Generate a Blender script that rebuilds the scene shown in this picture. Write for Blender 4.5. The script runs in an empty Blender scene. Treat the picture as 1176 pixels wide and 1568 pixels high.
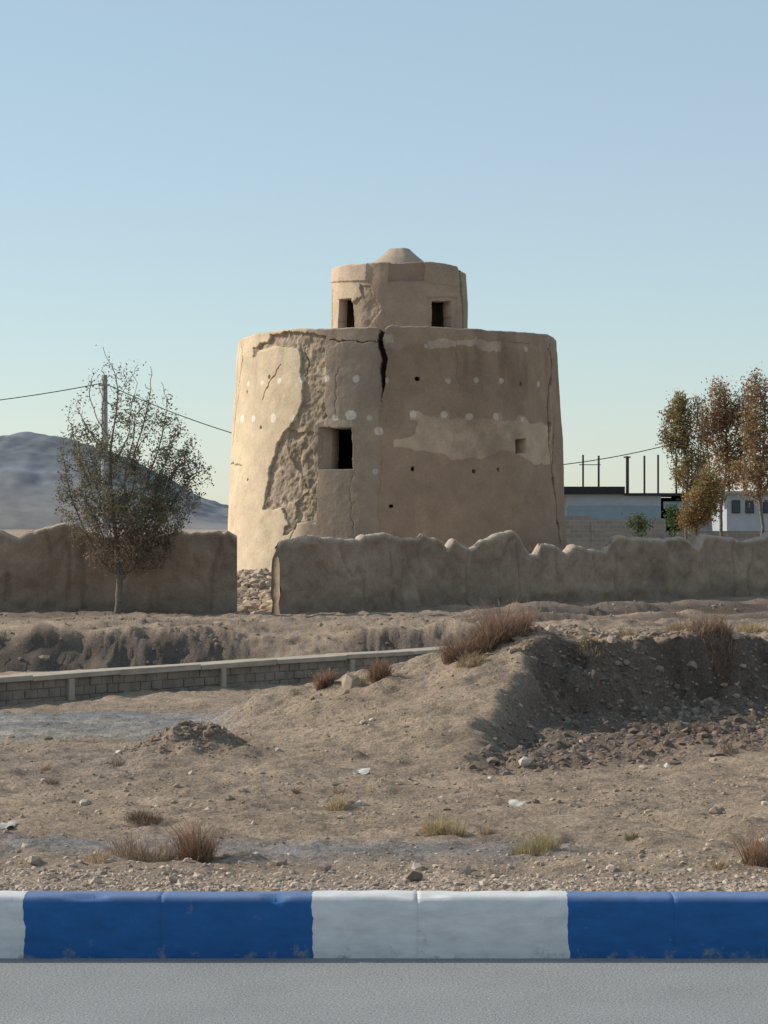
import bpy, math, random, time
import numpy as np
from mathutils import Vector
rng=np.random.default_rng(7); random.seed(7)
F=3500.0; CX=588.0; HY=800.0; EYE=1.7
scene=bpy.context.scene
scene.view_settings.view_transform='Standard'
scene.view_settings.look='None'
scene.view_settings.exposure=0
# ---------------------------------------------------------------- noise
def _h(a,b,c):
    n=a+b+c
    n=(n^(n>>np.uint32(13)))*np.uint32(1274126177)
    n=(n^(n>>np.uint32(16)))*np.uint32(2246822519)
    n=n^(n>>np.uint32(15))
    return (n>>np.uint32(8)).astype(np.float32)*np.float32(2/16777215.)-np.float32(1)
def vn(x,y,z=None):
    with np.errstate(all='ignore'):
        x=np.asarray(x,np.float32); y=np.asarray(y,np.float32)
        i=np.floor(x);j=np.floor(y); u=x-i;v=y-j; u=u*u*(3-2*u);v=v*v*(3-2*v)
        A0=i.astype(np.int32).astype(np.uint32)*np.uint32(374761393); A1=A0+np.uint32(374761393)
        B0=j.astype(np.int32).astype(np.uint32)*np.uint32(668265263); B1=B0+np.uint32(668265263)
        def pl(c):
            a=_h(A0,B0,c);b=_h(A1,B0,c);d=_h(A0,B1,c);e=_h(A1,B1,c)
            p=a+(b-a)*u; q=d+(e-d)*u; return p+(q-p)*v
        if z is None: return pl(np.uint32(1013))
        if np.ndim(z)==0:
            return pl(np.uint32(int(z*977)%4000000+77))
        z=np.asarray(z,np.float32); k=np.floor(z); w=z-k; w=w*w*(3-2*w)
        C0=k.astype(np.int32).astype(np.uint32)*np.uint32(2147483629)+np.uint32(1013)
        p=pl(C0); q=pl(C0+np.uint32(2147483629)); return p+(q-p)*w
def fbm(x,y,z=0.0,o=4,g=.5):
    x=np.asarray(x,np.float32); s=0;a=1;f=1
    for q in range(o):
        s=s+a*vn(x*f+q*17.3,y*f+q*9.1,z+q*3.7 if np.ndim(z)==0 else z*f+q*3.7); a*=g; f*=2.03
    return s
def ss(x,a,b):
    t=np.clip((x-a)/(b-a),0,1); return t*t*(3-2*t)
def mixc(c,d,m):
    m=np.asarray(m)[...,None]; return c*(1-m)+np.array(d)*m
# ---------------------------------------------------------------- mesh helpers
def link(o):
    scene.collection.objects.link(o); return o
def fastmesh(name,V,Fc,mat=None,col=None,smooth=True,parent=None):
    V=np.asarray(V,np.float32); Fc=np.asarray(Fc,np.int32); n=Fc.shape[1]
    me=bpy.data.meshes.new(name)
    me.vertices.add(len(V)); me.vertices.foreach_set('co',V.ravel())
    me.loops.add(Fc.size); me.loops.foreach_set('vertex_index',Fc.ravel())
    me.polygons.add(len(Fc)); me.polygons.foreach_set('loop_start',np.arange(0,Fc.size,n,dtype=np.int32))
    me.polygons.foreach_set('loop_total',np.full(len(Fc),n,np.int32))
    me.polygons.foreach_set('use_smooth',np.full(len(Fc),smooth))
    me.update(calc_edges=True)
    if col is not None:
        at=me.color_attributes.new('Col','FLOAT_COLOR','POINT')
        c=np.ones((len(V),4),np.float32); c[:,:3]=np.asarray(col)*np.array([1.0,.985,1.0]); at.data.foreach_set('color',c.ravel())
    o=bpy.data.objects.new(name,me); link(o)
    if mat: me.materials.append(mat)
    if parent: o.parent=parent
    return o
def gridfaces(nr,nc,wrap=False):
    c=nc if wrap else nc-1
    I,J=np.meshgrid(np.arange(nr-1),np.arange(c),indexing='ij')
    J2=(J+1)%nc
    return np.stack([I*nc+J,I*nc+J2,(I+1)*nc+J2,(I+1)*nc+J],-1).reshape(-1,4)
def empty(name):
    e=bpy.data.objects.new(name,None); e.empty_display_size=.2; return link(e)
def box(name,x0,x1,y0,y1,z0,z1,mat,parent=None,bevel=0.0):
    V=[(x,y,z) for x in(x0,x1) for y in(y0,y1) for z in(z0,z1)]
    Fc=[(0,1,3,2),(4,6,7,5),(0,4,5,1),(2,3,7,6),(0,2,6,4),(1,5,7,3)]
    o=fastmesh(name,V,Fc,mat,smooth=False,parent=parent)
    if bevel:
        m=o.modifiers.new('b','BEVEL'); m.width=bevel; m.segments=3
    return o
# ---------------------------------------------------------------- materials
def mat(name,color=(.5,.5,.5),attr=False,rough=.95,var=.15,nscale=6,bump=.3,bscale=40,bdist=.01,fine=0,fscale=120,trans=False):
    m=bpy.data.materials.new(name); m.use_nodes=True; nt=m.node_tree; N=nt.nodes; L=nt.links
    b=N['Principled BSDF']; b.inputs['Roughness'].default_value=rough
    b.inputs['Specular IOR Level'].default_value=.2
    tc=N.new('ShaderNodeTexCoord')
    if attr:
        a=N.new('ShaderNodeAttribute'); a.attribute_name='Col'; src=a.outputs['Color']
    else:
        a=N.new('ShaderNodeRGB'); a.outputs[0].default_value=(*color,1); src=a.outputs[0]
    n=N.new('ShaderNodeTexNoise'); n.inputs['Scale'].default_value=nscale; n.inputs['Detail'].default_value=8; n.inputs['Roughness'].default_value=.65
    L.new(tc.outputs['Object'],n.inputs['Vector'])
    mr=N.new('ShaderNodeMapRange'); mr.inputs['From Min'].default_value=.3; mr.inputs['From Max'].default_value=.7
    mr.inputs['To Min'].default_value=1-var; mr.inputs['To Max'].default_value=1+var
    L.new(n.outputs['Fac'],mr.inputs['Value'])
    fac=mr.outputs[0]
    if fine:
        n3=N.new('ShaderNodeTexNoise'); n3.inputs['Scale'].default_value=fscale; n3.inputs['Detail'].default_value=3
        L.new(tc.outputs['Object'],n3.inputs['Vector'])
        m3=N.new('ShaderNodeMapRange'); m3.inputs['From Min'].default_value=.3; m3.inputs['From Max'].default_value=.7
        m3.inputs['To Min'].default_value=1-fine; m3.inputs['To Max'].default_value=1+fine
        L.new(n3.outputs['Fac'],m3.inputs['Value'])
        mm=N.new('ShaderNodeMath'); mm.operation='MULTIPLY'; L.new(fac,mm.inputs[0]); L.new(m3.outputs[0],mm.inputs[1]); fac=mm.outputs[0]
    vm=N.new('ShaderNodeVectorMath'); vm.operation='SCALE'; L.new(src,vm.inputs[0]); L.new(fac,vm.inputs['Scale'])
    L.new(vm.outputs[0],b.inputs['Base Color'])
    if bump:
        n2=N.new('ShaderNodeTexNoise'); n2.inputs['Scale'].default_value=bscale; n2.inputs['Detail'].default_value=6; n2.inputs['Roughness'].default_value=.7
        L.new(tc.outputs['Object'],n2.inputs['Vector'])
        bp=N.new('ShaderNodeBump'); bp.inputs['Strength'].default_value=bump; bp.inputs['Distance'].default_value=bdist
        L.new(n2.outputs['Fac'],bp.inputs['Height']); L.new(bp.outputs[0],b.inputs['Normal'])
    if trans:
        t=N.new('ShaderNodeBsdfTranslucent'); L.new(vm.outputs[0],t.inputs['Color'])
        mx=N.new('ShaderNodeMixShader'); mx.inputs[0].default_value=.3
        L.new(b.outputs[0],mx.inputs[1]); L.new(t.outputs[0],mx.inputs[2]); L.new(mx.outputs[0],N['Material Output'].inputs['Surface'])
    return m
M_ground=mat('dirt',attr=True,var=.22,nscale=2.5,bump=1.0,bscale=24,bdist=.04,fine=.30,fscale=40)
M_tower=mat('mud_plaster',attr=True,var=.10,nscale=1.6,bump=.4,bscale=9,bdist=.03,fine=.08,fscale=14)
M_mud=mat('mud_wall',attr=True,var=.18,nscale=1.5,bump=.8,bscale=8,bdist=.05,fine=.10,fscale=16)
M_rock=mat('stones',attr=True,var=.15,nscale=20,bump=.3,bscale=60)
M_bark=mat('bark',(.17,.145,.12),var=.3,nscale=8,bump=.4,bscale=30)
M_leaf=mat('leaves',attr=True,var=.25,nscale=1.2,bump=0,rough=.7,trans=True)
M_dry=mat('dry_stems',attr=True,var=.25,nscale=5,bump=0,rough=.9,trans=True)
M_hill=mat('hazy_hill_rock',attr=True,var=.16,nscale=.04,bump=0,fine=.12,fscale=.15)
M_conc=mat('old_concrete',(.32,.29,.25),var=.2,nscale=5,bump=.4,bscale=30)
M_dark=mat('dark_roof_and_bay_shade',(.03,.032,.035),var=.2,bump=0)
M_rust=mat('rusty_steel',(.10,.07,.055),var=.3,nscale=9,bump=0)
M_white=mat('whitewash',(.36,.40,.43),var=.12,nscale=1.5,bump=0)
M_glass=mat('window_dark',(.05,.07,.09),var=.1,rough=.3,bump=0)
M_paper=mat('litter_paper',(.50,.47,.42),var=.15,bump=0)
M_pole=mat('pole_concrete',(.30,.29,.28),var=.15,bump=0)
M_wire=mat('cable',(.05,.05,.05),var=.1,bump=0)
# ---------------------------------------------------------------- terrain
by=np.array([-50,9.0,9.1,10,13,16,19,25,28,36,40.5,42.2,43.8,46,50,58,66,100,400,4000.])
bz=np.array([0,0,.19,.13,.02,-.04,-.1,-.46,-.58,-.62,-1.1,-1.5,-.28,-.34,-.46,-.62,-.62,-.62,-.6,-.6])
def pathmask(x,y):
    n1=fbm(x*.35,y*.35,20.,4); n2=fbm(x*1.7,y*1.7,30.,4)
    return ss(-x,.7+.3*n2,1.9+.3*n2)*ss(y+.6*n1,18.6,20.0)*(1-ss(y+.5*n2,25.5,27.5))
def H(x,y):
    x=np.asarray(x,float); y=np.asarray(y,float)
    off=.8*vn(x*.13,y*.0+3.2)+.12*vn(x*.7,y*0+8.)+.14*fbm(x*2.1,y*2.1,31.,4,.6)
    far=ss(y,36,40)*(1-ss(y,50,56))
    yy=y+off*far
    base=np.interp(yy,by,bz)
    w=ss(y,37,40)*(1-ss(y,44,50))
    trk=np.exp(-((x+1.2-(y-42)*-.12)/1.2)**2)
    base=base*(1-w*trk*.75)+(-.58)*w*trk*.75
    rr=ss(x,.5,3.5)
    base=base+rr*.34*np.exp(-((y-(50+x*.55))/1.0)**2)+rr*.20*np.exp(-((y-(46.5+x*.2))/.8)**2)
    wx=x+.12*vn(x*1.5,y*1.5+5); wy=y+.25*vn(x*1.1+4,y*1.1)+.17*fbm(x*3,y*3,33.,3)*ss(x,.8,1.3)
    P=np.interp(wx,[-2.2,-1.3,-.3,.4,.9,1.3,2,4,8,14],[-.2,-.05,.2,.36,.53,.64,.60,.52,.50,.4])
    foot=np.interp(wx,[-2,-.5,.7,3.4,6],[18.5,17.3,16.6,19.0,20.0])
    ys=np.interp(wx,[-2,.9,1.3,2.5,3.8,6],[21.5,21.2,21.0,21.5,22.6,23.5])
    Fg=np.clip((wy-foot)/(ys-foot),0,1); Fg=Fg*.75+.25*Fg*Fg*(3-2*Fg)
    t1=np.clip((wy-foot)/(ys-.5-foot),0,1); t2=ss(wy,ys-.55,ys-.02)
    Fs=.22*t1+.78*t2
    xn=np.interp(wy,[16.4,17,20.2,21.2],[.35,.5,1.08,1.2])
    m=ss(wx,xn,xn+.38)
    Fm=Fg*(1-m)+Fs*m
    yb=np.interp(wx,[-2,0,1,2,4],[22,22.2,23,25,27])
    yb2=yb+np.interp(wx,[-2,1,4],[3,4,7])
    Fm=Fm*(1-ss(wy,yb,yb2))*ss(wx,-2.2,-.9)*(1-ss(wx,12,16))
    z=base*(1-Fm)+P*Fm
    z=z-.10*m*np.exp(-((wy-(foot+1.2))/.9)**2)*(1-ss(wx,4,6))*ss(y,15,16)
    deb=m*ss(wy,foot-1.0,foot)*(1-ss(wy,ys-.3,ys))*(1-ss(wx,6,8))
    hp=np.exp(-(((x+1.46)/.36)**2+((y-17.4)/.42)**2)**1.1)
    z=z+.20*hp*(1+.35*vn(x*7,y*7)+.2*vn(x*17,y*17))
    z=z+.80*np.exp(-(((x+4.0)/1.7)**2+((y-68.2)/4.2)**2))
    near=ss(y,9.3,11)*(1-ss(y,60,90))
    z=z+near*(.045*fbm(x*.6,y*.6,1.,3)+.024*fbm(x*3.1,y*3.1,2.,3)+.014*fbm(x*9,y*9,4.,3))
    z=z+deb*.065*np.maximum(fbm(x*5,y*5,6.,3),-.2)+Fm*.04*fbm(x*2.2,y*2.2,9.,5,.6)
    z=z+ss(y,38,41)*(1-ss(y,62,70))*.07*fbm(x*1.4,y*2.2,12.,4)
    z=z+.012*fbm(x*9,y*9,3.,2)*ss(y,9.05,9.2)*(1-ss(y,12,13))
    z=np.where(y<9.05,-.06,z)
    return z,Fm,m,deb,hp,yy,wy-ys,trk*w
def Hz(x,y): return H(np.array([x]),np.array([y]))[0][0]
def grow(a,st,f,e):
    r=[];s=st
    while a<e: a+=s; s*=f; r.append(a)
    return r
right=list(np.arange(0,5.2,.027)); right+=grow(right[-1],.03,1.05,3500)
right=np.array(right); xs=np.concatenate([-right[:0:-1],right])
yl=[-60,-30,-10,0,5,8.95,9.04,9.06]+list(np.arange(9.09,23.5,.027)); yl+=grow(yl[-1],.033,1.006,60); yl+=grow(yl[-1],.3,1.08,4500)
ys_=np.array(yl)
X,Y=np.meshgrid(xs,ys_)
Z,Fm,mm,deb,hp,YY,dsc,TR=H(X,Y)
n1=fbm(X*.35,Y*.35,20.,4); n2=fbm(X*1.7,Y*1.7,30.,4); n5=fbm(X*5,Y*5,50.,3)
C=np.zeros(X.shape+(3,))+np.array([.335,.255,.182])
C=mixc(C,[.42,.335,.26],np.clip(1-(Y-9)/1.6,0,1)*.8)
C=mixc(C,[.24,.20,.165],np.clip(ss(n1*1+n2*.4,0.0,.6),0,1)*.5*(Y<30))
C=mixc(C,[.21,.165,.125],ss(n5+.6*n2,.25,.8)*.40*(Y<36))
strip=np.exp(-((Y-11.3-.25*n1+.03*X)/.38)**2)*(1-ss(X,.2,1.5)); C=mixc(C,[.22,.22,.215],np.clip(strip*.9,0,1))
path=pathmask(X,Y)
rut=np.exp(-((Y-23.4-.3*n1)/.3)**2)+.8*np.exp(-((Y-20.8-.3*n1)/.25)**2)
C=mixc(C,[.235,.232,.222],np.clip(path*1.1,0,1)*.93); C=mixc(C,[.38,.33,.265],np.clip(path*rut,0,1)*.7)
C=mixc(C,[.32,.245,.175],Fm*.6*(1-mm)); C=mixc(C,[.16,.122,.095],np.clip(mm*Fm*(1-ss(dsc,-.05,.1))*1.3+deb*.75,0,1))  # scarp face shade painted into the soil, together with dark debris clods
C=mixc(C,[.24,.185,.14],np.clip(hp*.9,0,1))
C=mixc(C,[.135,.107,.085],ss(YY,38.5,40.5)*(1-ss(YY,43.4,43.9))*(1-TR*.8))  # shade of the camera-facing bank painted in as darker soil
C=mixc(C,[.18,.14,.11],ss(YY,44.8,46.5)*(1-ss(Y,72,80))*(.42+.6*n1+.4*n2).clip(0,.9))
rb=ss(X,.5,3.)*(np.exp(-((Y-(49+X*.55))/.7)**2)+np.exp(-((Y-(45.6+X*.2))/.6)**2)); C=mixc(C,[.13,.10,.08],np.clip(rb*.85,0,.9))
C*= (1+.14*n2)[...,None]
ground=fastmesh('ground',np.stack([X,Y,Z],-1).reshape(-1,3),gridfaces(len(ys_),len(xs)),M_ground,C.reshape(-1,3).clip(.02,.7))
T0=time.time()
def ground_at(px,py):
    d=np.arange(9.1,75,.03); x=(px-CX)*d/F; zr=EYE-(py-HY)*d/F
    z=H(x,d)[0]; k=np.argmax(z>=zr)
    return x[k],d[k],z[k]
# ---------------------------------------------------------------- road & kerb
M_asph=mat('asphalt',(.27,.268,.268),var=.10,nscale=1.3,bump=.8,bscale=110,bdist=.006,fine=.34,fscale=100)
nx,ny=60,30
gx,gy=np.meshgrid(np.linspace(-80,80,nx),np.linspace(-6,8.93,ny))
fastmesh('road',np.stack([gx,gy,0*gx],-1).reshape(-1,3),gridfaces(ny,nx),M_asph)
def curb_mat():
    m=bpy.data.materials.new('kerb_paint'); m.use_nodes=True; nt=m.node_tree; N=nt.nodes; L=nt.links
    b=N['Principled BSDF']; b.inputs['Roughness'].default_value=.75; b.inputs['Specular IOR Level'].default_value=.2
    tc=N.new('ShaderNodeTexCoord'); sx=N.new('ShaderNodeSeparateXYZ'); L.new(tc.outputs['Object'],sx.inputs[0])
    nz=N.new('ShaderNodeTexNoise'); nz.inputs['Scale'].default_value=9; nz.inputs['Detail'].default_value=5; L.new(tc.outputs['Object'],nz.inputs['Vector'])
    a=N.new('ShaderNodeMath'); a.operation='MULTIPLY_ADD'; a.inputs[1].default_value=.06; L.new(nz.outputs['Fac'],a.inputs[0]); L.new(sx.outputs['X'],a.inputs[2])
    mr=N.new('ShaderNodeMapRange'); mr.inputs['From Min'].default_value=-8.0; mr.inputs['From Max'].default_value=8.0
    L.new(a.outputs[0],mr.inputs['Value'])
    cr=N.new('ShaderNodeValToRGB'); cr.color_ramp.interpolation='CONSTANT'
    blue=(.022,.115,.32,1); white=(.66,.65,.65,1)
    bd=[(-8,0),(-6.9,1),(-5.8,0),(-4.72,1),(-3.6,0),(-2.5,1),(-1.436,0),(-.32,1),(.686,0),(1.8,1),(2.85,0),(3.9,1),(5.0,0),(6.1,1),(7.1,0)]
    e=cr.color_ramp.elements
    while len(e)<len(bd): e.new(.5)
    for k,(p,c) in enumerate(bd):
        e[k].position=max(0,(p+.03+8)/16) if k else 0; e[k].color=white if c else blue
    L.new(mr.outputs[0],cr.inputs[0])
    mp=N.new('ShaderNodeMapping'); mp.inputs['Scale'].default_value=(2.2,2.2,7); L.new(tc.outputs['Object'],mp.inputs['Vector'])
    n2=N.new('ShaderNodeTexNoise'); n2.inputs['Scale'].default_value=3; n2.inputs['Detail'].default_value=9; n2.inputs['Roughness'].default_value=.7; L.new(mp.outputs[0],n2.inputs['Vector'])
    m2=N.new('ShaderNodeMapRange'); m2.inputs['From Min'].default_value=.3; m2.inputs['From Max'].default_value=.7; m2.inputs['To Min'].default_value=.78; m2.inputs['To Max'].default_value=1.12; L.new(n2.outputs['Fac'],m2.inputs['Value'])
    vm=N.new('ShaderNodeVectorMath'); vm.operation='SCALE'; L.new(cr.outputs[0],vm.inputs[0]); L.new(m2.outputs[0],vm.inputs['Scale'])
    tz=N.new('ShaderNodeMapRange'); tz.inputs['From Min'].default_value=.215; tz.inputs['From Max'].default_value=.236; tz.inputs['To Max'].default_value=.22; L.new(sx.outputs['Z'],tz.inputs['Value'])
    mt=N.new('ShaderNodeMix'); mt.data_type='RGBA'; L.new(tz.outputs[0],mt.inputs['Factor']); L.new(vm.outputs[0],mt.inputs['A']); mt.inputs['B'].default_value=(.50,.48,.45,1)
    n3=N.new('ShaderNodeTexNoise'); n3.inputs['Scale'].default_value=11; n3.inputs['Detail'].default_value=10; n3.inputs['Roughness'].default_value=.75; L.new(tc.outputs['Object'],n3.inputs['Vector'])
    zl=N.new('ShaderNodeMapRange'); zl.inputs['From Min'].default_value=0; zl.inputs['From Max'].default_value=.08; zl.inputs['To Min'].default_value=.12; zl.inputs['To Max'].default_value=0; L.new(sx.outputs['Z'],zl.inputs['Value'])
    ad=N.new('ShaderNodeMath'); ad.operation='ADD'; L.new(n3.outputs['Fac'],ad.inputs[0]); L.new(zl.outputs[0],ad.inputs[1])
    ms=N.new('ShaderNodeMapRange'); ms.inputs['From Min'].default_value=.62; ms.inputs['From Max'].default_value=.74; ms.inputs['To Max'].default_value=.8; L.new(ad.outputs[0],ms.inputs['Value'])
    mx=N.new('ShaderNodeMix'); mx.data_type='RGBA'; L.new(ms.outputs[0],mx.inputs['Factor']); L.new(mt.outputs['Result'],mx.inputs['A']); mx.inputs['B'].default_value=(.26,.245,.23,1)
    L.new(mx.outputs['Result'],b.inputs['Base Color'])
    bp=N.new('ShaderNodeBump'); bp.inputs['Strength'].default_value=.5; bp.inputs['Distance'].default_value=.006; L.new(n3.outputs['Fac'],bp.inputs['Height']); L.new(bp.outputs[0],b.inputs['Normal'])
    return m
M_curb=curb_mat()
prof=[(0,-.05),(0,.0),(0,.05),(0,.1),(0,.15),(0,.19),(.002,.215),(.009,.232),(.022,.239),(.05,.24),(.08,.24),(.12,.24),(.145,.238),(.16,.228),(.165,.21),(.165,.1),(.165,-.05)]
xx=[]
for b in range(-12,12):
    x0=.13+b*1.0; xx+=[x0-.0015,x0,x0+.0015]+list(np.linspace(x0+.02,x0+.98,44))
xx=np.array(xx); G=np.zeros((len(xx),len(prof),3))
jo=np.abs(xx-.13-np.round(xx-.13))<.0008
for j,(py_,pz) in enumerate(prof):
    G[:,j,0]=xx; G[:,j,1]=8.92+py_+np.where(jo,.0018,0)*(1 if py_<.08 else -1); G[:,j,2]=pz-np.where(jo,.0015,0)*(pz>.2)
g=G.reshape(-1,3)
nn=fbm(g[:,0]*9,g[:,2]*14,g[:,1]*9,3)*.0026+fbm(g[:,0]*1.3,g[:,0]*0,3.,2)*.003; g[:,1]+=nn; g[:,2]+=nn*.8*(g[:,2]>.2)
chip=np.maximum(vn(g[:,0]*7+31,g[:,1]*20)-.4,0)*.06*(g[:,2]>.18)*(g[:,1]<8.97); g[:,2]-=chip; g[:,1]+=chip*.6
kerb=fastmesh('kerb',g,gridfaces(len(xx),len(prof))[:,::-1],M_curb)
# ---------------------------------------------------------------- tower
def inpoly(x,y,P):
    P=np.array(P); r=np.zeros(x.shape,bool)
    lo=P.min(0); hi=P.max(0); k=(x>lo[0])&(x<hi[0])&(y>lo[1])&(y<hi[1])
    if not k.any(): return r
    xx=x[k];yy=y[k]; q=np.zeros(xx.shape,bool); n=len(P)
    for i in range(n):
        x1,y1=P[i]; x2,y2=P[(i+1)%n]
        if y1==y2: continue
        q^=((y1>yy)!=(y2>yy))&(xx<(x2-x1)*(yy-y1)/(y2-y1)+x1)
    r[k]=q; return r
def distline(x,y,P):
    P=np.array(P); lo=P.min(0)-.5; hi=P.max(0)+.5; k=(x>lo[0])&(x<hi[0])&(y>lo[1])&(y<hi[1])
    out=np.full(x.shape,1e9); xx=x[k];yy=y[k]; d=np.full(xx.shape,1e9)
    for (x1,y1),(x2,y2) in zip(P[:-1],P[1:]):
        dx,dy=x2-x1,y2-y1; t=np.clip(((xx-x1)*dx+(yy-y1)*dy)/(dx*dx+dy*dy+1e-12),0,1)
        d=np.minimum(d,np.hypot(xx-x1-t*dx,yy-y1-t*dy))
    out[k]=d; return out
class Shell:
    def __init__(s,cx,cy,zr): s.cx,s.cy,s.zr=cx,cy,zr
    def R(s,z): return np.interp(z,[p[0] for p in s.zr],[p[1] for p in s.zr])
    def conv(s,px,py):
        dx=(px-CX)/F; dz=(HY-py)/F; r=s.R(3.)
        for _ in range(6):
            a=dx*dx+1; b=-2*(dx*s.cx+s.cy); c=s.cx**2+s.cy**2-r*r
            D=max(b*b-4*a*c,0); t=(-b-math.sqrt(D))/(2*a); z=EYE+t*dz; r=s.R(z)
        an=math.atan2(t*dx-s.cx,-(t-s.cy)); return an*s.R0,z
    def poly(s,P): return [s.conv(*p) for p in P]
def build_shell(name,sh,z0,z1,R0,nz,nf,feat,thick,parent,topfun):
    sh.R0=R0
    af=np.linspace(-1.75,1.75,nf); ab=np.linspace(1.75,2*math.pi-1.75,100)[1:-1]
    A=np.concatenate([af,ab]); zz=np.linspace(0,1,nz)
    AA,T=np.meshgrid(A,zz); S=AA*R0
    top=topfun(sh,A)
    ZZ=z0+T*(top[None,:]-z0)
    Sn=S+.10*fbm(S*1.3,ZZ*1.3,3.,5,.6); Zn=ZZ+.10*fbm(S*1.3+50,ZZ*1.3,7.,5,.6)
    sa,ca=np.sin(AA),np.cos(AA)
    dep,col,hole=feat(sh,S,ZZ,Sn,Zn,AA)
    R=sh.R(ZZ)-dep
    V=np.stack([sh.cx+R*sa,sh.cy-R*ca,ZZ],-1)
    Fc=gridfaces(nz,len(A),True)
    hf=hole.reshape(-1)[Fc].all(1); Fc=Fc[~hf]
    n=len(A); rings=[]
    Rt=sh.R(top)-dep[-1]
    for inn,dz in((.05,.03),(thick*.5,.045),(thick-.04,.02),(thick,-.06),(thick,-1.0)):
        r=Rt-inn; rings.append(np.stack([sh.cx+r*np.sin(A),sh.cy-r*np.cos(A),top+dz],-1))
    V2=np.concatenate([V.reshape(-1,3)]+rings)
    ext=gridfaces(len(rings)+1,n,True)+(nz-1)*n
    C2=np.concatenate([col.reshape(-1,3)]+[col[-1]*1.05]*4+[col[-1]*.4])
    return fastmesh(name,V2,np.concatenate([Fc,ext]),M_tower,C2.clip(.01,.8),parent=parent)
tower=empty('pigeon_tower')
sh=Shell(.42,74,[(-1,5.6),(1,5.49),(4,5.36),(7.6,5.16),(8,5.14)]); sh.R0=5.4
sh2=Shell(.50,74,[(7,2.24),(8.4,2.2),(10,2.15),(11,2.1)]); sh2.R0=2.2
LIT=np.array([.58,.47,.32])  # smooth left plaster, with its sunlit brightness painted into the colour
def d0(S,Z): return .15*fbm(S*1.1,Z*1.1,60.,3)
def feat1(sh,S,Z,Sn,Zn,A):
    pc=sh.poly
    D1=.16*fbm(S*2.6,Z*2.6,70.,4); D2=.16*fbm(Z*2.6,S*2.6,71.,4)
    n=fbm(S*.5,Z*.5,11.,4); nf=fbm(S*3,Z*3,5.,4); nh=fbm(S*7,Z*7,6.,3)
    col=np.zeros(S.shape+(3,))+np.array([.34,.24,.165])
    dep=-.03*fbm(S*.45,Z*.45,1.,3)-.006*nf
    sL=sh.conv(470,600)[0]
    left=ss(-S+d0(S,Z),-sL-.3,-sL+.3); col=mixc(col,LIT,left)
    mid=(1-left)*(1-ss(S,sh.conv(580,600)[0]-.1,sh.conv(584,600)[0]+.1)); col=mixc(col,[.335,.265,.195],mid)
    er=inpoly(Sn,Zn,pc([(415,508),(500,512),(498,560),(500,640),(480,650),(478,722),(487,740),(480,800),(440,812),(432,772),(402,778),(410,742),(420,690),(440,655),(458,630),(466,585),(460,535),(415,528)]))
    er|=inpoly(Sn,Zn,pc([(386,545),(384,528),(408,520),(416,512),(420,530),(400,532)]))
    er|=inpoly(Sn,Zn,pc([(434,808),(452,800),(450,818),(432,820)]))
    dep=dep+er*(.065+.03*nf+.022*nh+.03*np.abs(fbm(S*1.5,Z*1.5,8.,3)))
    col=np.where(er[...,None],np.array([.335,.265,.19])*(1+.20*nf+.13*nh)[...,None],col)
    e2=inpoly(Sn,Zn,pc([(440,655),(490,660),(488,735),(455,770),(450,800),(470,800),(478,770),(440,690)]))
    dep=dep+e2*.04*(1+nf); col=np.where(e2[...,None],col*.9,col)
    tb=(Zn>sh.conv(600,528)[1]+.05*n); col=mixc(col,[.37,.275,.198],tb*(~er)*.7*(1-left))
    dep=dep+.015*tb
    lp=inpoly(S+D1*.5,Z+D2*.5,pc([(603,672),(634,664),(640,645),(626,640),(628,630),(640,630),(648,640),(670,640),(672,630),(684,630),(686,641),(712,641),(716,633),(724,634),(727,643),(754,642),(758,633),(768,634),(770,644),(790,645),(796,637),(804,640),(808,648),(843,648),(846,714),(815,708),(795,694),(770,688),(740,700),(712,706),(690,704),(668,694),(640,690),(605,686)]))
    col=mixc(col,[.50,.375,.26],lp*np.clip(.68+.6*n+.2*nf,.25,1)); dep=dep-lp*.010
    for P in ([(655,518),(688,517),(700,522),(700,532),(672,530),(655,532)],[(700,520),(732,517),(734,528),(702,529)],[(733,520),(766,520),(768,538),(748,536),(733,534)]):
        q=inpoly(S+D1*.5,Z+D2*.5,pc(P)); col=mixc(col,[.52,.39,.30],q*.9); dep=dep-q*.01
    for (px,py,r,b) in [(371,641,6,1),(388,641,5,1),(419,640,6.5,1),(427,583,4,1),(380,588,4,1),(400,586,3,.6),(545,580,5.5,.6),(537,636,7,.65),(513,640,5,.5),(767,583,4.5,.55),(824,588,4.5,.5),(500,580,5,.5),(590,582,4,.4),(730,582,4,.45),(686,583,4,.4),(430,770,4,.4),(462,580,5,.6),(476,700,4,.4),(580,660,6,.45),(632,634,5,.5),(678,635,5,.5),(720,638,5,.45),(760,638,5,.45),(800,642,4,.45),(566,640,4,.35),(448,640,5,.5),(652,530,3,.4),(806,535,4,.35),(575,722,4,.3)]:
        s0,z0=sh.conv(px,py); q=np.hypot(S-s0+D1*.3,Z-z0)<r/47.; col=mixc(col,[.76,.70,.60],q*b)
    for (px,py,r) in [(640,580,3.2),(631,718,2.8),(725,722,2.8),(763,719,2.8),(798,588,3),(840,537,4),(600,775,2.3),(412,577,2.6),(378,600,2.3),(400,655,2.3),(842,650,3),(380,735,2.2)]:
        s0,z0=sh.conv(px,py); q=np.hypot(S-s0+D1*.2,Z-z0)<r/47.; dep=dep+q*.5; col=np.where(q[...,None],np.array([.06,.045,.035]),col)
    wv=np.clip(ss(Z,sh.conv(586,618)[1],sh.conv(586,560)[1]),0,1)
    P=sh.poly([(588,500),(583,515),(582,532),(588,550),(586,580),(584,618)]); q=distline(S+D1*.25,Z,P)<wv*4.0/47.
    dep=dep+q*.5; col=np.where(q[...,None],np.array([.07,.055,.04]),col)
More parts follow.
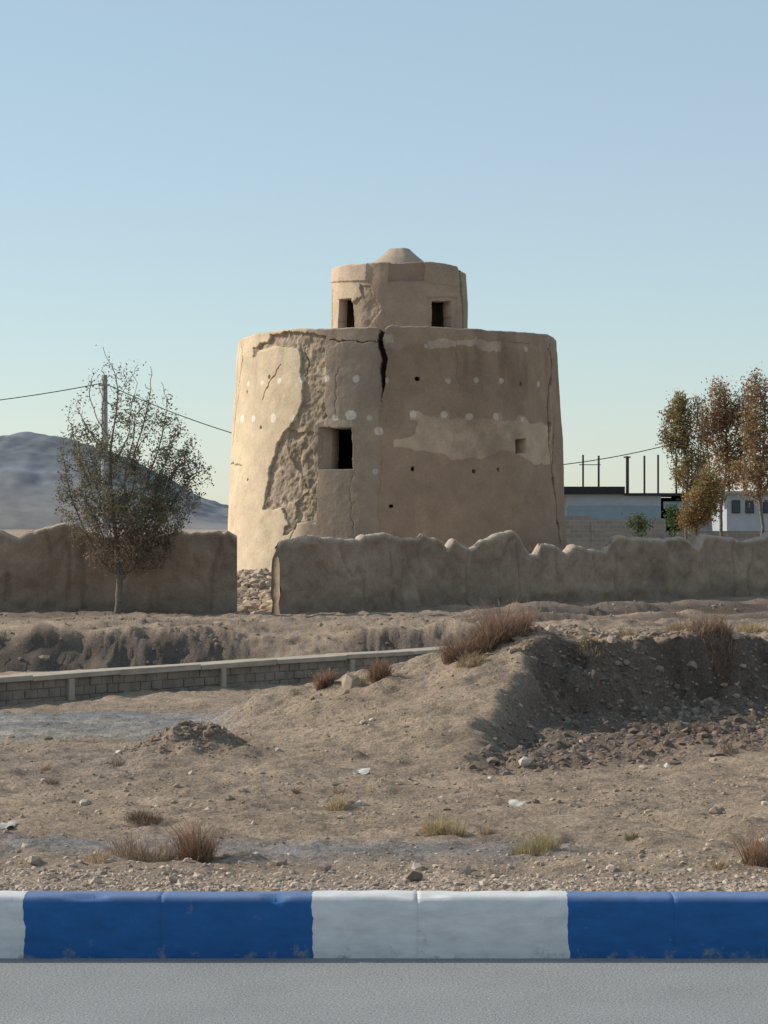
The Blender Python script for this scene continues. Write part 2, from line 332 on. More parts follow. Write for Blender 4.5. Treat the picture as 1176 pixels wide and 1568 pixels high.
    for P,w,dk in (([(584,612),(580,660),(583,720),(580,800),(584,850)],.7,.88),([(466,530),(470,560),(466,580)],1.0,.5),([(352,745),(356,690),(372,545),(368,520)],1.2,.5),([(842,530),(846,560),(838,620),(842,690),(850,760),(858,830)],3.2,.5),([(505,520),(580,527)],.8,.5),([(455,800),(425,870)],.8,.6),([(430,560),(404,600),(402,612)],.9,.5),([(848,640),(846,720)],2,.5),([(372,710),(352,712)],.9,.55),([(520,560),(512,600),(516,640)],.7,.72),([(540,720),(536,770),(545,830)],.7,.75),([(700,540),(704,600)],.6,.8)):
        q=distline(S+D1*.5,Z+D2*.5,sh.poly(P))<w/47.; dep=dep+q*(.07 if dk<.7 else .010); col=np.where(q[...,None],col*dk,col)
    q=inpoly(Sn,Zn,pc([(588,508),(600,506),(598,520),(590,524)])); col=mixc(col,[.48,.40,.32],q*.7)
    fr=inpoly(S,Z,pc([(488,652),(541,652),(544,722),(488,722)])); col=mixc(col,[.33,.26,.19],fr)
    sp=inpoly(S,Z,pc([(486,655),(504,655),(504,719),(486,719)]))
    t=np.clip((S-sh.conv(487,680)[0])/(sh.conv(503,680)[0]-sh.conv(487,680)[0]),0,1)
    dep=np.where(sp,dep+t*.30,dep)
    w1=inpoly(S+D1*.15,Z+D2*.15,pc([(503,655),(538,655),(541,718),(503,718)])); hole=w1
    dep=np.where(w1,.75,dep)
    col=np.where(w1[...,None],np.array([.2,.16,.13]),col)
    ln=inpoly(Sn,Zn,pc([(496,643),(542,641),(542,653),(498,655)])); col=mixc(col,[.42,.34,.26],ln*.7); dep=dep-ln*.015
    w2=inpoly(S,Z,pc([(789,673),(805,672),(805,694),(789,694)])); dep=np.where(w2,.6,dep); hole=hole|w2; col=np.where(w2[...,None],np.array([.2,.15,.12]),col)
    col=col*(1+.13*n+.06*nf)[...,None]
    stain=np.clip(fbm(S*2.2,Z*.35,40.,3),0,1)*ss(Z,3.5,7.5); col=col*(1-.22*stain)[...,None]
    return dep,col,hole
def top1(sh,A):
    s=A*sh.R0; t=7.57+.04*fbm(s*.9,s*0+2,0.,5,.6)+.03*vn(s*.3,s*0)
    a,_=sh.conv(586,505); t=t-.12*np.exp(-((s-a)/.14)**2)+.06*np.exp(-((s-a-.3)/.2)**2)
    return t
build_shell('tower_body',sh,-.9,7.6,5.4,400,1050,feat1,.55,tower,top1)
def feat2(sh,S,Z,Sn,Zn,A):
    pc=sh.poly; n=fbm(S*.7,Z*.7,21.,4); nf=fbm(S*3.2,Z*3.2,25.,4)
    D1=.16*fbm(S*2.6,Z*2.6,70.,4)
    col=np.zeros(S.shape+(3,))+np.array([.35,.26,.185]); dep=-.02*fbm(S*.8,Z*.8,2.,3)-.006*nf
    sL=sh.conv(566,450)[0]; left=ss(-S+d0(S,Z),-sL-.12,-sL+.12); col=mixc(col,[.48,.38,.27],left)  # drum's sunward side painted paler, like the body below
    er=inpoly(Sn,Zn,pc([(548,430),(566,436),(580,470),(560,505),(536,505),(540,465),(552,450)])); dep=dep+er*(.05+.03*nf); col=mixc(col,[.32,.25,.18],er)
    pn=inpoly(S+.1*D1,Z+.1*D1,pc([(594,401),(651,401),(650,431),(594,431)])); dep=dep+pn*.05; col=mixc(col,[.28,.20,.145],pn*.9)
    tb=inpoly(S+.1*D1,Z,pc([(509,398),(562,395),(562,430),(509,433)])); dep=dep-tb*.05; col=mixc(col,[.50,.39,.29],tb*.7)
    tb2=inpoly(S+.1*D1,Z,pc([(651,398),(700,398),(700,440),(651,432)])); dep=dep-tb2*.02
    P=pc([(703,400),(705,430),(708,470),(711,505)]); q=distline(S+.3*D1,Z,P)<.06; dep=dep+q*.3; col=np.where(q[...,None],col*.25,col)
    w=inpoly(S+.15*D1,Z+.15*D1,pc([(517,458),(539,456),(541,520),(515,520)])); w2=inpoly(S+.15*D1,Z+.15*D1,pc([(662,461),(692,461),(693,520),(662,520)]))
    sp=inpoly(S,Z,pc([(509,440),(517,450),(515,520),(508,520)])); dep=dep+sp*.05
    lw=inpoly(S,Z,pc([(655,455),(700,455),(700,520),(655,520)])); dep=dep+lw*.04
    hole=w|w2; dep=np.where(hole,.35,dep); col=np.where(hole[...,None],np.array([.22,.17,.13]),col)
    col=col*(1+.12*n+.05*nf)[...,None]
    return dep,col,hole
def top2(sh,A):
    s=A*sh.R0; t=9.87+.03*fbm(s*1.4,s*0+5,0.,4,.6); a,_=sh.conv(702,420); t=t-.18*ss(s,a-.05,a+.08)*(1-ss(s,a+1.5,a+1.9)); return t
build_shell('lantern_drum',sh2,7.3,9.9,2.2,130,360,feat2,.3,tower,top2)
def disc(name,cx,cy,z,parent,prof):
    A=np.linspace(0,2*math.pi,64,endpoint=False); rr=[]
    for (r,h) in prof: rr.append(np.stack([cx+r*np.cos(A)*(1+.05*vn(A*2+h*3,A*0+r)),cy+r*np.sin(A)*(1+.05*vn(A*2+h*3,A*0+r)),z+h+.03*vn(A*3,A*0+r*4)],-1))
    V=np.concatenate(rr); Fc=gridfaces(len(prof),64,True)
    return fastmesh(name,V,Fc,M_tower,np.tile([.39,.31,.23],(len(V),1)),parent=parent)
disc('roof_deck',.42,74,7.25,tower,[(4.95,0),(2,.05),(.01,.06)])
disc('lantern_roof',.50,74,9.80,tower,[(2.0,0),(1.0,.10),(.90,.20),(.84,.32),(.62,.50),(.42,.68),(.36,.73),(.30,.755),(.01,.76)])
# ---------------------------------------------------------------- mud walls
def mudwall(name,pts,topz,thick=.55,seed=0,base=-1.0):
    a=np.array(pts[0]);b=np.array(pts[1]); Lg=np.linalg.norm(b-a); t=(b-a)/Lg; nrm=np.array([t[1],-t[0]])
    n=int(Lg/.05); s=np.linspace(0,Lg,n)
    tz=np.interp(s,[p[0]*Lg for p in topz],[p[1] for p in topz])+.045*fbm(s*2.5,s*0+seed,0.,5,.6)
    hN=38; cols=[]; rows=[]
    for (side,u) in [(1,k/(hN-1)) for k in range(hN)]+[(.6,1.012),(.2,1.02),(-.2,1.02),(-.6,1.012)]+[(-1,1-k/9) for k in range(10)]:
        z=base+(tz-base)*min(u,1.0)+ (max(u-1,0))*2.5
        w=thick/2*(1-.38*min(u,1))*side
        if abs(side)<1: w=thick/2*.62*side
        scoop=.10*np.clip(fbm(s*.9,z*1.2,seed+8.,4),0,1)+.07*np.clip(1-np.abs(fbm(s*.9,z*.3,seed+9.,3))/.10,0,1)
        bulge=(.05*fbm(s*.8,z*.9,seed+1.,3)+.028*fbm(s*4,z*4,seed+2.,3)-scoop)*(1 if abs(side)==1 else .5)*np.sign(side)
        pos=a[None,:]+t[None,:]*s[:,None]+nrm[None,:]*(w+bulge)[:,None]
        rows.append(np.stack([pos[:,0],pos[:,1],z],-1))
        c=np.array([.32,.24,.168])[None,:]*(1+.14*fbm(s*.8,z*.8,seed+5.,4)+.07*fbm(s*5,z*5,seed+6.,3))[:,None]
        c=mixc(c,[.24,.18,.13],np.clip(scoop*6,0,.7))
        c=mixc(c,[.48,.39,.30],ss(z-tz,-.10,0)*.8)  # sunlit top edge painted in as paler mud
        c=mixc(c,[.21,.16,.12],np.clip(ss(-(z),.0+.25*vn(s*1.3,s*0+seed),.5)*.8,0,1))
        cols.append(c)
    V=np.stack(rows,0); nr=len(rows)
    Vf=V.reshape(-1,3); Fc=gridfaces(nr,n)
    def idx(r,c): return r*n+c
    caps=[]
    for c,fl in((0,0),(n-1,1)):
        for k in range(9):
            f0=int(round(k/9*(hN-1))); f1=int(round((k+1)/9*(hN-1)))
            q=[idx(f0,c),idx(f1,c),idx(nr-2-k,c),idx(nr-1-k,c)]; caps.append(q if fl else q[::-1])
        caps.append([idx(hN-1,c),idx(hN,c),idx(hN+3,c),idx(hN+4,c)])
    return fastmesh(name,Vf,np.concatenate([Fc,np.array(caps)]),M_mud,np.concatenate(cols).clip(.02,.7))
def wall_from(px_prof,A,B,name,seed):
    a=np.array(A);b=np.array(B); tz=[]
    for px,py in px_prof:
        k=(px-CX)/F; dx,dy=b-a
        u=(k*a[1]-a[0])/(dx-k*dy); y=a[1]+u*dy; tz.append((u,EYE+(HY-py)*y/F))
    return mudwall(name,(A,B),tz,seed=seed)
def W(px,dd): return ((px-CX)*dd/F,dd)
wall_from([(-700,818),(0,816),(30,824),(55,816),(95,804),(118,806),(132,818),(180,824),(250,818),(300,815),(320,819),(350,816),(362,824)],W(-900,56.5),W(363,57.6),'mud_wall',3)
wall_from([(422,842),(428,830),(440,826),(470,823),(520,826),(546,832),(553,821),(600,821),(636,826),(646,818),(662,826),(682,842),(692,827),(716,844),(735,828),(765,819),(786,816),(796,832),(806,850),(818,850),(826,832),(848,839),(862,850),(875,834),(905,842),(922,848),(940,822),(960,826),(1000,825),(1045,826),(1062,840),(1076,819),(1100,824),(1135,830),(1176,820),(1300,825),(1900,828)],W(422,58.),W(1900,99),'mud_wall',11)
# ---------------------------------------------------------------- low block canal wall
cw=empty('canal_wall')
A=np.array(W(-260,27.0)); B=np.array(W(760,36.6)); Lg=np.linalg.norm(B-A); t=(B-A)/Lg; nr=np.array([t[1],-t[0]])
M_block=mat('canal_block',(.25,.205,.165),var=.28,nscale=4,bump=.5,bscale=30,bdist=.01)
M_cope=mat('canal_coping',(.40,.34,.265),var=.2,nscale=4,bump=.4,bscale=30,bdist=.01)
def obox(s0,s1,w0,w1,z0,z1,L,j=.004):
    P=[]
    for s in(s0,s1):
        for w in(w0,w1):
            for z in(z0,z1):
                q=A+t*s+nr*w; P.append((q[0]+random.uniform(-j,j),q[1]+random.uniform(-j,j),z+random.uniform(-j,j)))
    L.append(P)
def flush(name,L,m):
    V=[p for P in L for p in P]; f0=np.array([(0,1,3,2),(4,6,7,5),(0,4,5,1),(2,3,7,6),(0,2,6,4),(1,5,7,3)])
    Fc=np.concatenate([f0+8*i for i in range(len(L))]); o=fastmesh(name,V,Fc,m,smooth=False,parent=cw); md=o.modifiers.new('b','BEVEL'); md.width=.006; md.segments=1; return o
zt=-.27
blocks=[];cop=[];pil=[];core=[]
for r in range(3):
    s=-.1*(r%2)
    while s<Lg:
        obox(s+.004,s+.196,.0,.09+random.uniform(-.008,.008),-.67+r*.117+.004,-.67+(r+1)*.117-.004,blocks,.003); s+=.2
obox(0,Lg,-.18,.075,-.9,zt-.057,core,0)
s=0
while s<Lg: obox(s+.002,min(s+1.498,Lg),-.32,.13,zt-.055,zt+.012,cop,.009); s+=1.5
for px in (-165,100,333,530,662):
    k=(px-CX)/F; u=(k*A[1]-A[0])/((B-A)[0]-k*(B-A)[1])*Lg
    obox(u-.05,u+.05,.05,.137,-.9,zt-.058,pil,.003)
flush('blocks',blocks,M_block); flush('core',core,M_block); flush('coping',cop,M_cope); flush('pilasters',pil,M_cope)
# ---------------------------------------------------------------- stones
ph=(1+5**.5)/2
ICO=np.array([(-1,ph,0),(1,ph,0),(-1,-ph,0),(1,-ph,0),(0,-1,ph),(0,1,ph),(0,-1,-ph),(0,1,-ph),(ph,0,-1),(ph,0,1),(-ph,0,-1),(-ph,0,1)],float); ICO/=np.linalg.norm(ICO[0])
ICF=np.array([(0,11,5),(0,5,1),(0,1,7),(0,7,10),(0,10,11),(1,5,9),(5,11,4),(11,10,2),(10,7,6),(7,1,8),(3,9,4),(3,4,2),(3,2,6),(3,6,8),(3,8,9),(4,9,5),(2,4,11),(6,2,10),(8,6,7),(9,8,1)])
def rocks(name,P,size,cols,sink=.25):
    n=len(P); P=np.asarray(P,float); size=np.asarray(size)
    V=np.repeat(ICO[None],n,0)*(1+rng.uniform(-.28,.28,(n,12,1)))
    sc=np.stack([rng.uniform(.7,1.35,n),rng.uniform(.7,1.2,n),rng.uniform(.45,.95,n)],-1); V=V*sc[:,None,:]
    th=rng.uniform(0,6.28,n); ph_=rng.uniform(-.4,.4,n)
    c,s=np.cos(ph_),np.sin(ph_); y=V[...,1]*c[:,None]-V[...,2]*s[:,None]; z=V[...,1]*s[:,None]+V[...,2]*c[:,None]; V[...,1]=y;V[...,2]=z
    c,s=np.cos(th),np.sin(th); x=V[...,0]*c[:,None]-V[...,1]*s[:,None]; y=V[...,0]*s[:,None]+V[...,1]*c[:,None]; V[...,0]=x;V[...,1]=y
    V=V*size[:,None,None]+P[:,None,:]; V[...,2]+=(size*(.5-sink))[:,None]
    Fc=(ICF[None]+12*np.arange(n)[:,None,None]).reshape(-1,3)
    C=np.repeat(np.asarray(cols)[:,None,:],12,1).reshape(-1,3)
    return fastmesh(name,V.reshape(-1,3),Fc,M_rock,C.clip(.03,.7),smooth=False)
def rcol(n,base,v=.2):
    return np.array(base)[None]*(1+rng.uniform(-v,v,(n,1)))
PX=[];S_=[];CO=[]
def scat(n,xf,yf,sf,base,v=.22,keep=None):
    x=xf(n);y=yf(n)
    k=np.abs(x)<y*.2+2.5; x=x[k];y=y[k]
    k=rng.random(len(x))>pathmask(x,y)*.9; x=x[k];y=y[k]
    if keep is not None:
        k=keep(x,y); x=x[k];y=y[k]
    z=H(x,y)[0]; s=sf(len(x)); PX.append(np.stack([x,y,z-.25*s],-1)); S_.append(s); CO.append(rcol(len(x),base,v))
U=lambda a,b:(lambda n:rng.uniform(a,b,n))
LN=lambda m,s,mx:(lambda n:np.minimum(m*np.exp(rng.normal(0,s,n)),mx))
scat(17000,U(-4,4),lambda n:9.1+np.abs(rng.normal(0,.7,n)),LN(.0070,.5,.028),(.42,.34,.265),.35)
scat(14000,U(-5,5),U(9.3,16),LN(.0064,.55,.03),(.34,.265,.19),.4,lambda x,y:(vn(x*1.3,y*1.3+4)+rng.uniform(-1,1,len(x)))>.05)
scat(9000,U(-6,6),U(13,24),LN(.0088,.5,.04),(.32,.245,.175),.4,lambda x,y:(vn(x*.9,y*.9+14)+rng.uniform(-1,1,len(x)))>.05)
scat(60,U(-5,5),U(10,20),LN(.02,.4,.04),(.52,.45,.37),.15)
scat(10000,U(.1,5),U(15.3,21.5),LN(.014,.55,.06),(.20,.155,.12),.22,lambda x,y:(H(x,y)[3]>rng.uniform(.05,1.,len(x))))
scat(900,lambda n:rng.normal(-1.46,.25,n),lambda n:rng.normal(17.4,.25,n),LN(.012,.5,.035),(.25,.19,.14))
scat(3000,U(.9,6),U(20.6,23.6),LN(.017,.55,.06),(.27,.21,.155),.25)
scat(7000,U(-14,16),U(40,60),LN(.028,.5,.10),(.27,.21,.15),.3,lambda x,y:(vn(x*.6,y*.6+4)+rng.uniform(-1,1,len(x)))>.3)
rocks('gravel',np.concatenate(PX),np.concatenate(S_),np.concatenate(CO))
n=1900; x=rng.normal(-3.7,.8,n); y=rng.uniform(58.2,69,n); k=(np.hypot(x-.42,y-74)>5.45)&((x<-2.75)|(y>60)); x=x[k];y=y[k]
z=H(x,y)[0]; rocks('rubble_pile',np.stack([x,y,z],-1),np.minimum(.075*np.exp(rng.normal(0,.45,len(x))),.22),rcol(len(x),(.40,.31,.22),.35))
for px,py,s,c in [(712,1338,.034,(.36,.29,.23)),(635,1347,.045,(.20,.15,.11)),(722,1334,.02,(.33,.27,.2)),(265,1352,.03,(.3,.24,.18)),(497,1333,.032,(.28,.22,.17)),(668,1328,.02,(.5,.42,.35)),(985,1178,.03,(.45,.38,.3)),(425,1150,.03,(.5,.44,.38)),(55,1325,.035,(.3,.25,.19)),(430,1325,.04,(.27,.22,.17)),(1095,1246,.035,(.3,.24,.19)),(1060,1022,.07,(.26,.2,.15)),(1125,985,.06,(.4,.32,.25)),(945,972,.05,(.4,.33,.26)),(805,1172,.05,(.5,.43,.36)),(555,1108,.04,(.45,.38,.31)),(537,1050,.08,(.35,.28,.2))]:
    rocks('stone',[ground_at(px,py)],[s],[c])
for px,py,w,h in [(554,1184,.06,.035),(792,1233,.045,.03),(12,1268,.04,.025)]:
    x,y,z=ground_at(px,py); g=np.linspace(-1,1,7); gx,gy=np.meshgrid(g,g); gz=.012*vn(gx*2+px,gy*2)+.012
    fastmesh('paper_litter',np.stack([x+gx*w*(1+.2*vn(gy*3,gy*0+px)),y+gy*h*2.0,z+gz+.25*gy*h],-1).reshape(-1,3),gridfaces(7,7),M_paper)
# ---------------------------------------------------------------- dry plants
def tuft(name,px,py,wpx,hpx,n,col,spread=1.0,wd=.0013):
    x,y,z=ground_at(px,py)
    rad=wpx/2*y/F; ht=hpx*y/F; n=int(n*1.5)
    r=rad*.7*np.sqrt(rng.uniform(0,1,n)); th=rng.uniform(0,6.28,n)
    bx=x+r*np.cos(th); by_=y+r*np.sin(th); bz_=H(bx,by_)[0]-.005
    ln=ht*rng.uniform(.25,1.1,n)*np.sqrt(1.15-(r/rad)**2)*(1+.5*vn(bx*9,by_*9))
    outx=(np.cos(th)*r/rad*.8+rng.normal(0,.5,n))*ht*.7*spread*(ln/ht); outy=(np.sin(th)*r/rad*.8+rng.normal(0,.5,n))*ht*.7*spread*(ln/ht)
    w=wd*y/10*rng.uniform(.6,1.4,n); pa=rng.uniform(0,3.14,n); wx=w*np.cos(pa); wy=w*np.sin(pa)
    p0=np.stack([bx,by_,bz_],-1); p1=np.stack([bx+outx*.4,by_+outy*.4,bz_+ln*.6],-1); p2=np.stack([bx+outx,by_+outy,bz_+ln*rng.uniform(.75,1.,n)],-1)
    wv=np.stack([wx,wy,0*wx],-1)
    V=np.stack([p0-wv,p0+wv,p1+wv*.8,p1-wv*.8,p2+wv*.35,p2-wv*.35],1).reshape(-1,3)
    i=6*np.arange(n)[:,None]; Fc=np.concatenate([i+np.array([[0,1,2,3]]),i+np.array([[3,2,4,5]])])
    c=rcol(n,col,.35); st=rng.random(n)<.25; c[st]=c[st]*.4+np.array([.40,.31,.20])*.6; Cc=np.repeat(c[:,None],6,1).reshape(-1,3)
    m=n*3; k=rng.integers(0,n,m); tt=rng.uniform(.2,1,m)[:,None]; q0=p0[k]*(1-tt)+p2[k]*tt; q1=q0+rng.normal(0,1,(m,3))*np.array([.16,.16,.12])*ht
    wv2=wv[k]*.6
    V2=np.stack([q0-wv2,q0+wv2,q1+wv2*.5,q1-wv2*.5],1).reshape(-1,3); F2=4*np.arange(m)[:,None]+len(V)+np.array([[0,1,2,3]])
    C2=np.repeat(c[k][:,None],4,1).reshape(-1,3)
    return fastmesh(name,np.concatenate([V,V2]),np.concatenate([Fc,F2]),M_dry,np.concatenate([Cc,C2]).clip(.02,.6))
RED=(.28,.175,.12); YEL=(.43,.34,.19); BRN=(.20,.14,.10); GRN=(.20,.20,.10); TAN=(.40,.30,.19)
for a in [(222,1256,78,18,260,BRN),(300,1318,70,52,380,RED),(215,1314,140,34,320,(.30,.215,.15)),(150,1318,60,20,120,TAN),(515,1240,50,20,160,YEL),(670,1276,60,32,200,YEL),(700,1278,40,18,90,YEL),(820,1306,100,30,280,(.35,.30,.15)),(1165,1325,70,55,240,RED),(1100,1330,40,25,80,TAN),(967,1285,30,14,70,GRN),(740,1275,40,12,80,TAN),(520,1215,25,10,40,RED),(70,1180,20,10,40,RED),(80,1200,30,12,60,BRN)]:
    tuft('dry_grass_tuft',*a)
for a in [(497,1050,36,30,260,RED),(582,1038,40,30,300,RED),(560,1045,60,16,150,TAN),(700,1012,56,42,400,RED),(770,985,110,54,1000,(.31,.20,.145)),(735,1000,80,34,500,(.28,.185,.13)),(720,1020,60,20,200,TAN),(1090,968,100,26,500,(.33,.22,.155)),(1040,968,60,16,250,(.38,.27,.17)),(1150,966,60,14,200,YEL),(900,985,60,12,150,TAN),(960,975,50,12,150,TAN),(1080,1120,60,18,100,RED),(455,1215,20,12,40,BRN),(180,1172,30,12,60,(.24,.19,.13)),(1115,1150,40,12,60,BRN)]:
    tuft('dry_shrub',*a)
def field(name,n,xf,yf,h,col,keep):
    x=xf(n);y=yf(n);k=keep(x,y);x=x[k];y=y[k]; n=len(x)
    z=H(x,y)[0]; B=8; n2=n*B
    X2=np.repeat(x,B)+rng.normal(0,.018,n2)*np.repeat(y,B)/12; Y2=np.repeat(y,B)+rng.normal(0,.02,n2)*np.repeat(y,B)/12; Z2=np.repeat(z,B)-.004
    ln=h*rng.uniform(.3,1.2,n2)*np.repeat(y,B)/12; ox=rng.normal(0,.5,n2)*ln; oy=rng.normal(0,.5,n2)*ln; w=.0011*np.repeat(y,B)/10
    p0=np.stack([X2,Y2,Z2],-1); p1=np.stack([X2+ox,Y2+oy,Z2+ln*.8],-1); wv=np.stack([w,0*w,0*w],-1)
    V=np.stack([p0-wv,p0+wv,p1],1).reshape(-1,3); Fc=3*np.arange(n2)[:,None]+np.array([[0,1,2]])
    fastmesh(name,V,Fc,M_dry,np.repeat(np.repeat(rcol(n,col,.3),B,0),3,0).clip(.02,.6))
field('dry_grass',2200,U(-5,5),U(9.6,20),.028,(.36,.28,.17),lambda x,y:(np.abs(x)<y*.2+1)&((vn(x*.8,y*.8+40)+rng.uniform(-.8,.8,len(x)))>.35))
field('dry_grass',1800,U(-9,10),U(21,48),.04,(.36,.27,.16),lambda x,y:(np.abs(x)<y*.2+1)&((vn(x*.5,y*.5+40)+rng.uniform(-.8,.8,len(x)))>.35))
# ---------------------------------------------------------------- trees
def colonize(att,root,step,di,dk,it=110,seedpath=None):
    nodes=[np.array(root,float)]; par=[-1]
    for p in seedpath:
        while np.linalg.norm(np.array(p)-nodes[-1])>step*1.2:
            v=np.array(p)-nodes[-1]; nodes.append(nodes[-1]+v/np.linalg.norm(v)*step+rng.normal(0,.015,3)); par.append(len(nodes)-2)
    att=np.array(att)
    N=np.array(nodes); D=np.linalg.norm(att[:,None]-N[None],axis=2); near=D.argmin(1); dm=D.min(1)
    for _ in range(it):
        if len(att)==0: break
        act=dm<di
        if not act.any(): break
        N=np.array(nodes); new=[]
        for j in np.unique(near[act]):
            v=(att[act&(near==j)]-N[j]); v=(v/np.linalg.norm(v,axis=1)[:,None]).sum(0); v=v+rng.normal(0,.25,3); v[2]+=.3
            v/=np.linalg.norm(v)+1e-9; q=N[j]+v*step
            if np.min(np.linalg.norm(N-q,axis=1))<step*.35: continue
            new.append((q,j))
        if not new: break
        b0=len(nodes)
        for q,j in new: nodes.append(q); par.append(j)
        N2=np.array([q for q,_ in new]); D2=np.linalg.norm(att[:,None]-N2[None],axis=2); k2=D2.argmin(1); m2=D2.min(1)
        up=m2<dm; near=np.where(up,b0+k2,near); dm=np.minimum(dm,m2)
        kp=m2>dk; att=att[kp]; near=near[kp]; dm=dm[kp]
    return np.array(nodes),np.array(par)
def tree(name,root,blobs,natt,nleaf,lsize,cols,step=.16,trunkr=.1,seedpath=None,twig=.006,leafzone=None,spread=.14,clump=1.1):
    att=[]; wsum=sum(b[6] for b in blobs)
    for (cx,cy,cz,rx,ry,rz,w) in blobs:
        m=int(natt*w/wsum); v=rng.normal(0,1,(m,3)); v/=np.linalg.norm(v,axis=1)[:,None]; v*=rng.uniform(.0,1,(m,1))**(1/2.6)
        att.append(np.array([cx,cy,cz])+v*np.array([rx,ry,rz]))
    att=np.concatenate(att)
    if seedpath is None: seedpath=[att[att[:,2]<np.percentile(att[:,2],35)].mean(0)]
    N,P=colonize(att,root,step,1.6,step*1.5,seedpath=seedpath)
    n=len(N); e=2.3; acc=np.zeros(n); ch=np.zeros(n,int)
    for i in range(n-1,0,-1):
        if ch[i]==0: acc[i]=twig**e
        acc[P[i]]+=acc[i]; ch[P[i]]+=1
    r=acc**(1/e); r=r*min(1,trunkr/r[0]); r=np.maximum(r,twig)
    V=[];K=5; an=np.linspace(0,2*math.pi,K,endpoint=False)
    for i in range(1,n):
        a=N[P[i]];b=N[i]; dv=b-a; dv/=np.linalg.norm(dv)+1e-9; u=np.cross(dv,[.3,.9,.1]); u/=np.linalg.norm(u)+1e-9; w=np.cross(dv,u)
        ra=min(r[P[i]],r[i]*1.5); rb=r[i]
        ring=np.cos(an)[:,None]*u+np.sin(an)[:,None]*w
        V.append(np.concatenate([a+ring*ra,b+ring*rb]))
    nb=len(V); V=np.concatenate(V); q=np.array([(k,(k+1)%K,K+(k+1)%K,K+k) for k in range(K)]); Fc=(q[None]+2*K*np.arange(nb)[:,None,None]).reshape(-1,4)
    par=empty(name); fastmesh('trunk_and_branches',V,Fc,M_bark,parent=par)
    tips=np.where((r<twig*3.2)&(np.arange(n)>2))[0]
    dens=np.ones(len(tips)) if leafzone is None else leafzone(N[tips])
    dens=dens*np.clip(.75+clump*fbm(N[tips,0]*1.6,N[tips,2]*1.6,N[tips,1]*1.6,2),.05,2)
    k=rng.choice(tips,nleaf,p=dens/dens.sum()); c=N[k]+rng.normal(0,spread,(nleaf,3))
    a=rng.normal(0,1,(nleaf,3)); a/=np.linalg.norm(a,axis=1)[:,None]; b=np.cross(a,rng.normal(0,1,(nleaf,3))); b/=np.linalg.norm(b,axis=1)[:,None]
    s=(lsize*rng.uniform(.6,1.3,nleaf))[:,None]
    LV=np.stack([c-a*s,c-b*s*.5,c+a*s,c+b*s*.5],1).reshape(-1,3); LF=4*np.arange(nleaf)[:,None]+np.array([[0,1,2,3]])
    cc=np.array([cols(p) for p in c])*(1+rng.uniform(-.3,.3,(nleaf,1)))
    fastmesh('foliage',LV,LF,M_leaf,np.repeat(cc,4,0).clip(.01,.5),smooth=False,parent=par)
    return par
D0=56.0
def T(px,py,dd=D0,dy=0): return ((px-CX)*dd/F,dd+dy,EYE+(HY-py)*dd/F)
def bl(px,py,rpx,rpy,w,dd=D0,dy=0,ry=None):
    x,y,z=T(px,py,dd,dy); return (x,y,z,rpx*dd/F,(ry or rpx*dd/F*.9),rpy*dd/F,w)
x0,y0,z0=T(180,930); z0=Hz(x0,D0)-.1
def colL(p):
    h=(p[2]-.0)/6; c=np.array([.21,.215,.14]) if rng.random()<.5+.3*h else np.array([.24,.18,.125])
    if p[2]<1.6 and rng.random()<.6: c=np.array([.22,.155,.115])
    return c
def lzL(N): return .24+1.15*(1-ss(N[:,2],3.2,5.2))
tree('roadside_tree',(x0,y0,z0),[bl(185,770,80,75,10),bl(140,790,52,55,5),bl(235,790,56,50,5),bl(200,845,64,38,5),bl(165,845,40,34,3),bl(165,690,60,55,3.6),bl(210,650,48,60,2.8),bl(120,660,30,50,1.7),bl(172,595,50,50,1.8),bl(225,600,26,50,1),bl(265,690,36,50,2.2),bl(285,745,32,45,1.8),bl(316,722,13,18,1.3),bl(100,720,20,55,1.3),bl(160,550,16,26,.5),bl(255,640,22,40,.8)],
     2200,30000,.036,colL,step=.12,trunkr=.10,seedpath=[T(182,895),T(180,875)],twig=.0065,leafzone=lzL,spread=.085,clump=1.0)
def colR(g):
    def f(p):
        return np.array([.25,.225,.10]) if rng.random()<g else np.array([.33,.205,.12])
    return f
DR=95.
xg=lambda px,dd: ((px-CX)*dd/F,dd,-.65)
tree('poplar_tree',xg(1050,DR),[bl(1036,655,22,38,3,DR),bl(1052,715,24,55,3.4,DR),bl(1040,618,14,20,1,DR),bl(1066,640,16,34,1.4,DR),bl(1062,700,26,50,2.4,DR),bl(1024,672,14,20,1,DR)],900,9000,.060,colR(.7),step=.16,trunkr=.1,seedpath=[T(1050,785,DR)],twig=.010,spread=.15,clump=1.0)
tree('poplar_tree',xg(1106,DR+3),[bl(1106,660,34,55,3.8,DR+3),bl(1110,620,24,40,2.2,DR+3),bl(1082,645,22,46,2.4,DR+3),bl(1134,665,28,55,3,DR+3),bl(1096,602,14,26,1,DR+3),bl(1138,606,14,28,1.1,DR+3),bl(1112,720,36,36,1.6,DR+3)],1000,11500,.062,colR(.2),step=.16,trunkr=.14,seedpath=[T(1104,775,DR+3)],twig=.010,spread=.16,clump=1.0)
tree('poplar_tree',xg(1165,DR+1),[bl(1156,645,28,60,3.4,DR+1),bl(1180,680,30,65,3,DR+1),bl(1158,596,16,28,1.2,DR+1),bl(1190,630,24,50,2,DR+1),bl(1158,730,34,40,2.0,DR+1)],1000,11500,.062,colR(.25),step=.16,trunkr=.12,seedpath=[T(1165,780,DR+1)],twig=.010,spread=.16,clump=1.0)
tree('poplar_tree',xg(1240,DR+2),[bl(1235,650,26,60,3,DR+2),bl(1250,700,30,50,3,DR+2)],400,6000,.07,colR(.3),step=.2,trunkr=.12,seedpath=[T(1240,770,DR+2)],twig=.010,spread=.15)
